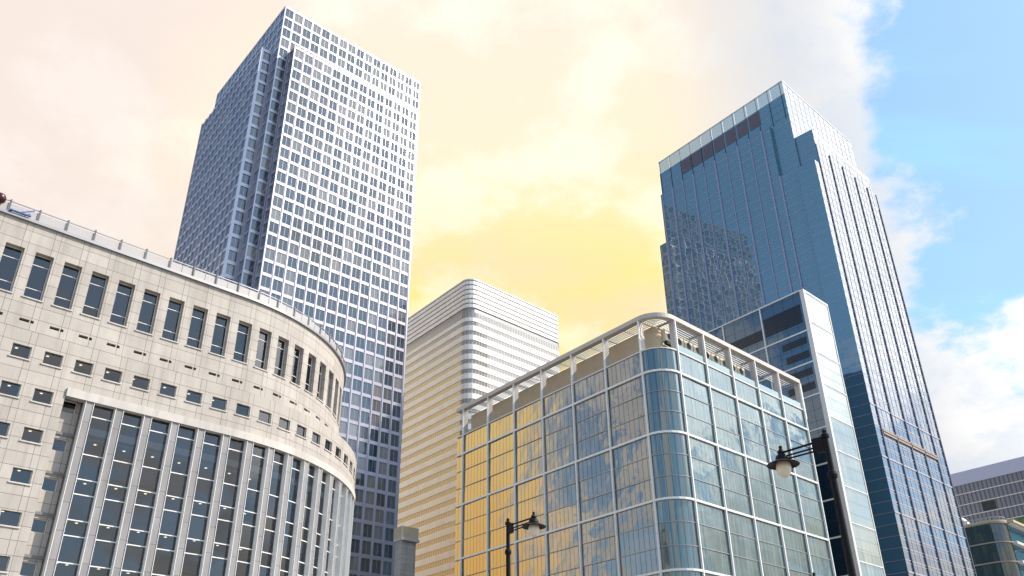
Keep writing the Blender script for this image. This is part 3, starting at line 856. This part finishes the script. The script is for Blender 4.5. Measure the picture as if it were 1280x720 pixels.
for k in range(6):
    z=ZE-.9-2.1*k; m2=MB(); slab(m2,FE,sa,sb,z-1.55,z,-.5,.0,0,1.5); m2.build('crown_louvre',M['white_clad'],root)
m2=MB(); n=66
for i in range(n): cell(m2,FE,sa+(sb-sa)*i/n,sa+(sb-sa)*(i+1)/n,ZE-15,ZE-.5,-.35)
m2.build('crown_backing',M['greymetal'],root)
zc=ZE-15.0
fh=4.05; j=0
while zc-fh*j>3:
    z1=zc-fh*j; z0=z1-fh
    m2=MB(); 
    for i in range(n): cell(m2,FE,sa+(sb-sa)*i/n,sa+(sb-sa)*(i+1)/n,max(0,z0),z1,-.12,0,.004)
    m2.build('window_band',M['eglass'],root)
    m2=MB(); slab(m2,FE,sa,sb,max(0,z0),z0+fh*(.55 if j else .4),-.12,.02,0,1.5); m2.build('spandrel_band',M['white_clad'],root)
    j+=1
pa=[FE(sa,0,-.2)]+[FE(-arcE/2+arcE*i/8,0,-.2) for i in range(9)]+[FE(sb,0,-.2)]
pb=[pa[-1]+UL*46,pa[0]+UR*46]
m2=MB(); m2.quad([p+ZV*(ZE-.4) for p in pa+pb],ZV,[(p.x,p.y) for p in pa+pb])
m2.build('roof',M['roof'],root)
m2=MB()
for p,q in ((pa[-1],pb[0]),(pb[0],pb[1]),(pb[1],pa[0])): m2.quad([p,q,q+ZV*(ZE-.4),p+ZV*(ZE-.4)],None,[(0,0),(46,0),(46,170),(0,170)])
m2.build('rear_wall',M['white_clad'],root)

# ------------------------------------------------------------------ far right blocks
Q1=1.45; P1=Vector((139.54,265.57,0))*Q1; Z1=78.6*Q1+EYE
root=thing('grey_louvred_block','grey louvred block with lilac top band and green glass below, at the right edge','building',P1)
F=flat(P1,UL,NL)
m2=MB(); slab(m2,F,-90,60,Z1-4*Q1,Z1,-20,.3); m2.build('top_fascia',M['lilac'],root)
zs=[Z1-4*Q1]+[q*Q1+EYE for q in (71.85,68.55,65.2,61.9,58.5,52,45)]+[0]
for a,b in zip(zs,zs[1:]):
    m2=MB(); slab(m2,F,-90,60,b,a-.02,-20,0); m2.build('louvred_wall' if a>62*Q1+EYE else 'green_glazing',M['louver'] if a>62*Q1+EYE else M['greenglass'],root)
for z in zs[1:-1]:
    m2=MB(); slab(m2,F,-90,60,z-.18,z+.18,0,.3); m2.build('ledge',M['offwhite'],root)
m2=MB(); slab(m2,F,-8.6*Q1,-4.5*Q1,65.5*Q1+EYE,68.2*Q1+EYE,0,.06); m2.build('dark_vent',M['darkmetal'],root)

Q2=1.95; P2=Vector((82.63,148.57,0))*Q2; Z2=35.9*Q2+EYE
root=thing('round_cornered_low_block','low block with dark round glass corner and sky-blue window bands, bottom right','building',P2)
r2=2.6*Q2
C2=P2+UL*2.4*Q2-NL*r2*1.0
K2=C2+NL*r2-UL*(r2*math.tan(R(48))); t2=r2*math.tan(R(48)); a2=r2*R(96.02)
def F2(s,z,d=0.0):
    if s<=-a2/2: return K2+UL*(t2-(s+a2/2))+NL*d+ZV*z
    if s>=a2/2: return K2+UR*(t2+(s-a2/2))+NR*d+ZV*z
    a=math.atan2(NL.y,NL.x)+R(96.02)*(s+a2/2)/a2
    return C2+Vector((math.cos(a),math.sin(a),0))*(r2+d)+ZV*z
f2=3.25*Q2
for j in range(11):
    z1=Z2-.9-f2*j; z0=z1-f2
    if z1<1: break
    m2=MB()
    for i in range(24): cell(m2,F2,-18+(18+a2/2)*i/24,-18+(18+a2/2)*(i+1)/24,max(0,z0),z1,0,0,0)
    m2.build('dark_glazing',M['g2dark'],root)
    m2=MB(); cell(m2,F2,a2/2,60,max(0,z0),z1,0,0,0); m2.build('bright_glazing',M['g2light'],root)
    m2=MB(); slab(m2,F2,-18,a2/2,z1-.2,z1+.2,0,.4,0,.6); m2.build('corner_ledge',M['tanlouver'],root)
    m2=MB(); slab(m2,F2,a2/2+.3,60,z1-.5,z1+.4,0,1.5); m2.build('sun_shelf',M['offwhite'],root)
m2=MB(); slab(m2,F2,-18,a2/2,Z2-.6,Z2,-.6,.3,0,.6); slab(m2,F2,a2/2,60,Z2-.8,Z2+.05,-.6,2.2); m2.build('parapet',M['tan'],root)
m2=MB()
for i in range(30):
    s=-17.5+i*1.1
    if s<a2/2+.5: m2.bar(F2(s,Z2,-.1),F2(s,Z2+.9,-.1),.25,.25,UR)
slab(m2,F2,-18,a2/2,Z2+.9,Z2+1.15,-.2,0,0,.6); m2.build('roof_guard',M['greymetal'],root)
pa=[F2(-18,0,-.1)]+[F2(-a2/2+a2*i/6,0,-.1) for i in range(7)]+[F2(60,0,-.1)]; pb=[pa[-1]+UL*24]
m2=MB(); m2.quad([p+ZV*(Z2-.2) for p in pa+pb],ZV,[(0,0)]*len(pa+pb)); m2.build('roof',M['pinkroof'],root)

g0=Vector((158.5,301.5,0)); gz=ZV*(Z2-.15); m2=MB()
for q in (g0,g0+UR*6): m2.quad([q+gz,q+UL*8+gz,q+UL*4+gz+ZV*4.8],-UR if q is g0 else UR,[(0,0),(18,0),(9,6)])
for sd in (0,8): m2.quad([g0+UL*sd+gz,g0+UR*6+UL*sd+gz,g0+UR*6+UL*4+gz+ZV*4.8,g0+UL*4+gz+ZV*4.8],ZV)
m2.build('rooflight',M['pinkroof'],root)

# ------------------------------------------------------------------ low stone block between the towers
PL=Vector((-29.2,225,0))
root=thing('low_stone_block','small pale stone block at the foot of the tallest tower, beside the white banded tower','building',PL)
m2=MB(); b4=[PL,PL+UR*4.6,PL+UR*4.6+UL*3.2,PL+UL*3.2]
m2.prism([(p.x,p.y) for p in b4],0,53.2); m2.build('wall',M['stone_low'],root)
b5=[PL+NR*.4+NL*.4,PL+UR*5+NR*.4,PL+UR*5+UL*3.6,PL+UL*3.6+NL*.4]
m2=MB(); m2.prism([(p.x,p.y) for p in b5],53.2,56.1); m2.build('attic',M['tan'],root)
m2=MB(); m2.prism([(p.x,p.y) for p in [q+(q-PL)*.04+NR*.2 for q in b5]],52.5,53.19); m2.build('cornice',M['stone_light'],root)

# ------------------------------------------------------------------ street lamps
def lamp(post,height,arm,L,label,hs=1.0):
    root=thing('street_lamp',label,'street lamp',Vector((post[0],post[1],0)),'black gooseneck street lamps')
    P=Vector((post[0],post[1],0)); a=Vector(arm).normalized()
    z=height
    m2=MB(); m2.lathe(P,[(.17,0),(.19,.05),(.19,.55),(.13,.7),(.10,.9),(.078,2.2),(.058,z-.75),(.078,z-.74),(.09,z-.68),(.078,z-.62),(.052,z-.6),(.047,z+.02),(.075,z+.03),(.075,z+.09),(.04,z+.12),(.045,z+.17),(0,z+.22)],16)
    m2.build('post',M['black'],root,False)
    m2=MB()
    for dz,rr in ((0.0,.022),(-.10,.018),(-.17,.018)): m2.tube([P+a*.05+ZV*(z+dz),P+a*(L-.02)+ZV*(z+dz*.85)],rr,8)
    m2.box(P+a*.05-a.cross(ZV)*.03+ZV*(z-.22),a*.16,a.cross(ZV)*.06,ZV*.26); m2.build('arm',M['black'],root)
    h=P+a*L+ZV*(z-.02)
    m2=MB(); m2.lathe(h,[(0,.17),(.035,.15),(.03,.10),(.055,.07),(.075,.03),(.06,-.01),(.11,-.04),(.13,-.10),(.13,-.15),(0,-.15)],20); m2.build('cap',M['black'],root,False)
    m2=MB(); m2.lathe(h,[(.13,-.12),(.17,-.145),(.30,-.20),(.315,-.22),(.305,-.23),(.17,-.19),(.11,-.17)],30); sh=m2.build('shade',M['black'],root,False)
    m2=MB(); m2.lathe(h,[(.115,-.17),(.14,-.22),(.142,-.29),(.125,-.37),(.09,-.43),(.045,-.465),(0,-.475)],22); m2.build('globe',M['globe'],root,True)
    return root
lamp((5.82,15.44),5.24+EYE,UL,1.0,'nearest black street lamp, its arm reaching left across the rounded glass block')
lamp((-.19,23.0),5.53+EYE,-UL,1.08,'thin street lamp before the left glass face of the rounded block, arm to the right')
lamp((6.94,23.61),5.75,-UL,1.08,'street lamp at bottom edge, only its black cap showing, left of the nearest lamp post')

# ------------------------------------------------------------------ ground
t=NT('paving'); o=t.obj(); n=t.noise(o,.4,6); n2=t.noise(o,6,3)
c=t.mix(n,(.16,.15,.14),(.24,.23,.215)); c=t.mix(t.math('MULTIPLY',n2,.4),c,(.12,.115,.11)); t.principled(c,.8); 
m2=MB(); m2.quad([(-3000,-3000,0),(3000,-3000,0),(3000,3000,0),(-3000,3000,0)],ZV); g=m2.build('ground',t.m); g['kind']='structure'
t=NT('asphalt'); n=t.noise(t.obj(),3,6); t.principled(t.mix(n,(.035,.035,.037),(.07,.07,.07)),.85)
m2=MB()
F=flat(KM+NR*14,UR,NR)
m2.quad([F(-150,.004,0),F(150,.004,0),F(150,.004,9),F(-150,.004,9)],ZV); g=m2.build('road',t.m); g['kind']='structure'
m2=MB()
for e in (-.3,9.0): slab(m2,F,-150,150,0,.12,e,e+.3)
g=m2.build('kerb',M['offwhite']); g['kind']='structure'

# ------------------------------------------------------------------ world, sun, camera
SUN_AZ,SUN_EL=93,44
w=bpy.data.worlds.new('World'); scene.world=w; w.use_nodes=True; nt=w.node_tree; nt.nodes.clear()
class WT(NT):
    def __init__(s): s.t=nt; s.out=s.n('ShaderNodeOutputWorld')
t=WT()
sky=t.n('ShaderNodeTexSky'); sky.sky_type='NISHITA'; sky.sun_disc=False; sky.sun_elevation=R(SUN_EL); sky.sun_rotation=R(SUN_AZ)
try: sky.air_density=1.0; sky.dust_density=1.2; sky.ozone_density=1.4
except Exception: pass
tc=t.n('ShaderNodeTexCoord'); sx=t.n('ShaderNodeSeparateXYZ'); t.l(tc.outputs['Generated'],sx.inputs[0]); X,Y,Z=sx.outputs
el=t.math('MULTIPLY',t.math('ARCSINE',Z),57.2958)
az=t.math('MULTIPLY',t.math('ARCTAN2',X,Y),57.2958)      # clockwise from the view direction
den=t.math('ADD',t.math('MAXIMUM',Z,0.0),.28)
cv=t.n('ShaderNodeCombineXYZ'); t.l(t.math('DIVIDE',X,den),cv.inputs[0]); t.l(t.math('DIVIDE',Y,den),cv.inputs[1]); cv.inputs[2].default_value=3.7
n1=t.noise(cv.outputs[0],2.3,9,.56); n2=t.noise(cv.outputs[0],1.1,5,.5,(1,1.4,1)); n3=t.noise(cv.outputs[0],6.0,8,.6)
def bump(c,wd,soft):
    """1 within wd degrees of azimuth c, fading over soft"""
    d=t.math('ABSOLUTE',t.math('SUBTRACT',az,c)); d=t.math('MINIMUM',d,t.math('SUBTRACT',360.0,d))
    x=t.n('ShaderNodeMapRange',interpolation_type='SMOOTHSTEP'); t.l(d,x.inputs[0]); x.inputs[1].default_value=wd; x.inputs[2].default_value=wd+soft; x.inputs[3].default_value=1; x.inputs[4].default_value=0
    return x.outputs[0]
def smooth(v,a,b,lo=0.0,hi=1.0):
    x=t.n('ShaderNodeMapRange',interpolation_type='SMOOTHSTEP'); t.val(v,x.inputs[0]); x.inputs[1].default_value=a; x.inputs[2].default_value=b; x.inputs[3].default_value=lo; x.inputs[4].default_value=hi; return x.outputs[0]
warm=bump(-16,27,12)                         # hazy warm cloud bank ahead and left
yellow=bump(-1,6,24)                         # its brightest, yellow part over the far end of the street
lowwarm=bump(-36,39,8)                       # golden low band ahead round to the left, added for glass to mirror
bright=bump(75,19,11)                        # bright cloud added outside the frame, right, for side faces to mirror
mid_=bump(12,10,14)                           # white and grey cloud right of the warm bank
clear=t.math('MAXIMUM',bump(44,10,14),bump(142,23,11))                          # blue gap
fill=t.math('MAXIMUM',warm,mid_)
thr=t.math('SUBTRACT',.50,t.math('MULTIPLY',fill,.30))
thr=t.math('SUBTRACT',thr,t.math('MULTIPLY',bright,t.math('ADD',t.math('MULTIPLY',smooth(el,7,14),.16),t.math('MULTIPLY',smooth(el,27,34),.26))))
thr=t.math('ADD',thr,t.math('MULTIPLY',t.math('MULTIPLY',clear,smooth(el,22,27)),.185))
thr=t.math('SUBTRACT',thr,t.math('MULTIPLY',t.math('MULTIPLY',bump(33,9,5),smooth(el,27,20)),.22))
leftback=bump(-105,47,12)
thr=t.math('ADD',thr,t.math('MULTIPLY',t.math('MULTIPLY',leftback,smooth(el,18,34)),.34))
n4=t.noise(cv.outputs[0],5.5,10,.6)
dn=t.math('ADD',t.math('MULTIPLY',n1,.45),t.math('ADD',t.math('MULTIPLY',n2,.15),t.math('MULTIPLY',n4,.40)))
dn=t.math('ADD',.5,t.math('MULTIPLY',t.math('SUBTRACT',dn,.5),2.3))
cov=smooth(t.math('SUBTRACT',dn,thr),-.04,.13)
cov=t.math('MAXIMUM',cov,smooth(warm,.5,1.0))
cov=t.math('MAXIMUM',cov,smooth(el,12,5))     # horizon haze
cov=t.math('MAXIMUM',cov,t.math('MULTIPLY',lowwarm,smooth(el,31,22)))
# cloud colours (linear), divided later by the background strength
B=.15
yel=(.80,.63,.20); cream=(.76,.655,.50); peach=(.76,.635,.56); grey=(.58,.53,.54); wht=(.82,.82,.82)
wc=t.mix(smooth(el,38,52),cream,peach)
wc=t.mix(t.math('MULTIPLY',bump(-40,6,22),.75),wc,peach)
wc=t.mix(t.math('MULTIPLY',yellow,smooth(el,40,27)),wc,yel)
wc=t.mix(t.math('MULTIPLY',smooth(n3,.44,.62),.45),wc,(.88,.83,.74))
wc=t.mix(t.math('MULTIPLY',smooth(n2,.52,.66),.45),wc,grey)
hc=t.mix(smooth(el,7,19),(.78,.73,.60),wht)
cc=t.mix(t.math('MULTIPLY',mid_,.8),hc,(.56,.55,.55))
cc=t.mix(t.math('MULTIPLY',smooth(n2,.42,.62),.22),cc,(.50,.52,.58))
cc=t.mix(t.math('MULTIPLY',smooth(n3,.44,.62),.42),cc,(.46,.54,.64))
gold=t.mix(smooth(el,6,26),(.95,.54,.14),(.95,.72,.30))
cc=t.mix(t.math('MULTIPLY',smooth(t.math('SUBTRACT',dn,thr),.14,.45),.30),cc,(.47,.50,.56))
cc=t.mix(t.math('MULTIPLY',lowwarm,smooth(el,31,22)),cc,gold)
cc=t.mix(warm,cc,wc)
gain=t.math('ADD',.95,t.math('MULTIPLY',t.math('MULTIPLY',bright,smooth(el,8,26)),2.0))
gain=t.math('ADD',gain,t.math('MULTIPLY',t.math('MULTIPLY',bump(-62,14,8),smooth(el,31,22)),.8))  # extra brightness for the added golden band, seen only in reflections
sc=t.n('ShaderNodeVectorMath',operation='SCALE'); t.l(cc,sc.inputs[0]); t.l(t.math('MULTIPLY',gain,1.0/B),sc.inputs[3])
veil=t.math('ADD',.34,t.math('MULTIPLY',smooth(t.noise(cv.outputs[0],1.5,6,.6,(.5,2.2,1)),.45,.75),.55))
veil=t.math('MULTIPLY',veil,t.math('SUBTRACT',1.0,t.math('MULTIPLY',leftback,.5)))
skyb=t.mix(veil,sky.outputs[0],(.30/B,.62/B,.90/B))
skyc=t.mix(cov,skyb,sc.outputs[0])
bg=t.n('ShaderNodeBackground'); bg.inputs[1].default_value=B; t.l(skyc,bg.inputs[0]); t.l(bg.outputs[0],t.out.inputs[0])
try: w.cycles.sampling_method='MANUAL'; w.cycles.sample_map_resolution=512
except Exception: pass

sd=bpy.data.lights.new('sun','SUN'); sd.energy=3.6; sd.angle=R(.53); sd.color=(1,.90,.77)
so=bpy.data.objects.new('sun',sd); COL.objects.link(so)
dv=Vector((math.sin(R(SUN_AZ))*math.cos(R(SUN_EL)),math.cos(R(SUN_AZ))*math.cos(R(SUN_EL)),math.sin(R(SUN_EL))))
so.rotation_euler=dv.to_track_quat('Z','Y').to_euler(); so.location=(60,-40,120)

cd=bpy.data.cameras.new('camera'); cam=bpy.data.objects.new('camera',cd); COL.objects.link(cam); scene.camera=cam
cd.sensor_width=36; cd.lens=FPX/1280*36; cd.clip_start=.1; cd.clip_end=8000
mt=Matrix((( Xc.x,Yc.x,-Fc.x,0),(Xc.y,Yc.y,-Fc.y,0),(Xc.z,Yc.z,-Fc.z,EYE),(0,0,0,1)))
cam.matrix_world=mt
scene.view_settings.view_transform='Standard'; scene.view_settings.look='None'; scene.view_settings.exposure=.58; scene.view_settings.gamma=1
scene.render.engine='CYCLES'; scene.cycles.max_bounces=8; scene.cycles.transparent_max_bounces=8; scene.cycles.use_denoising=True
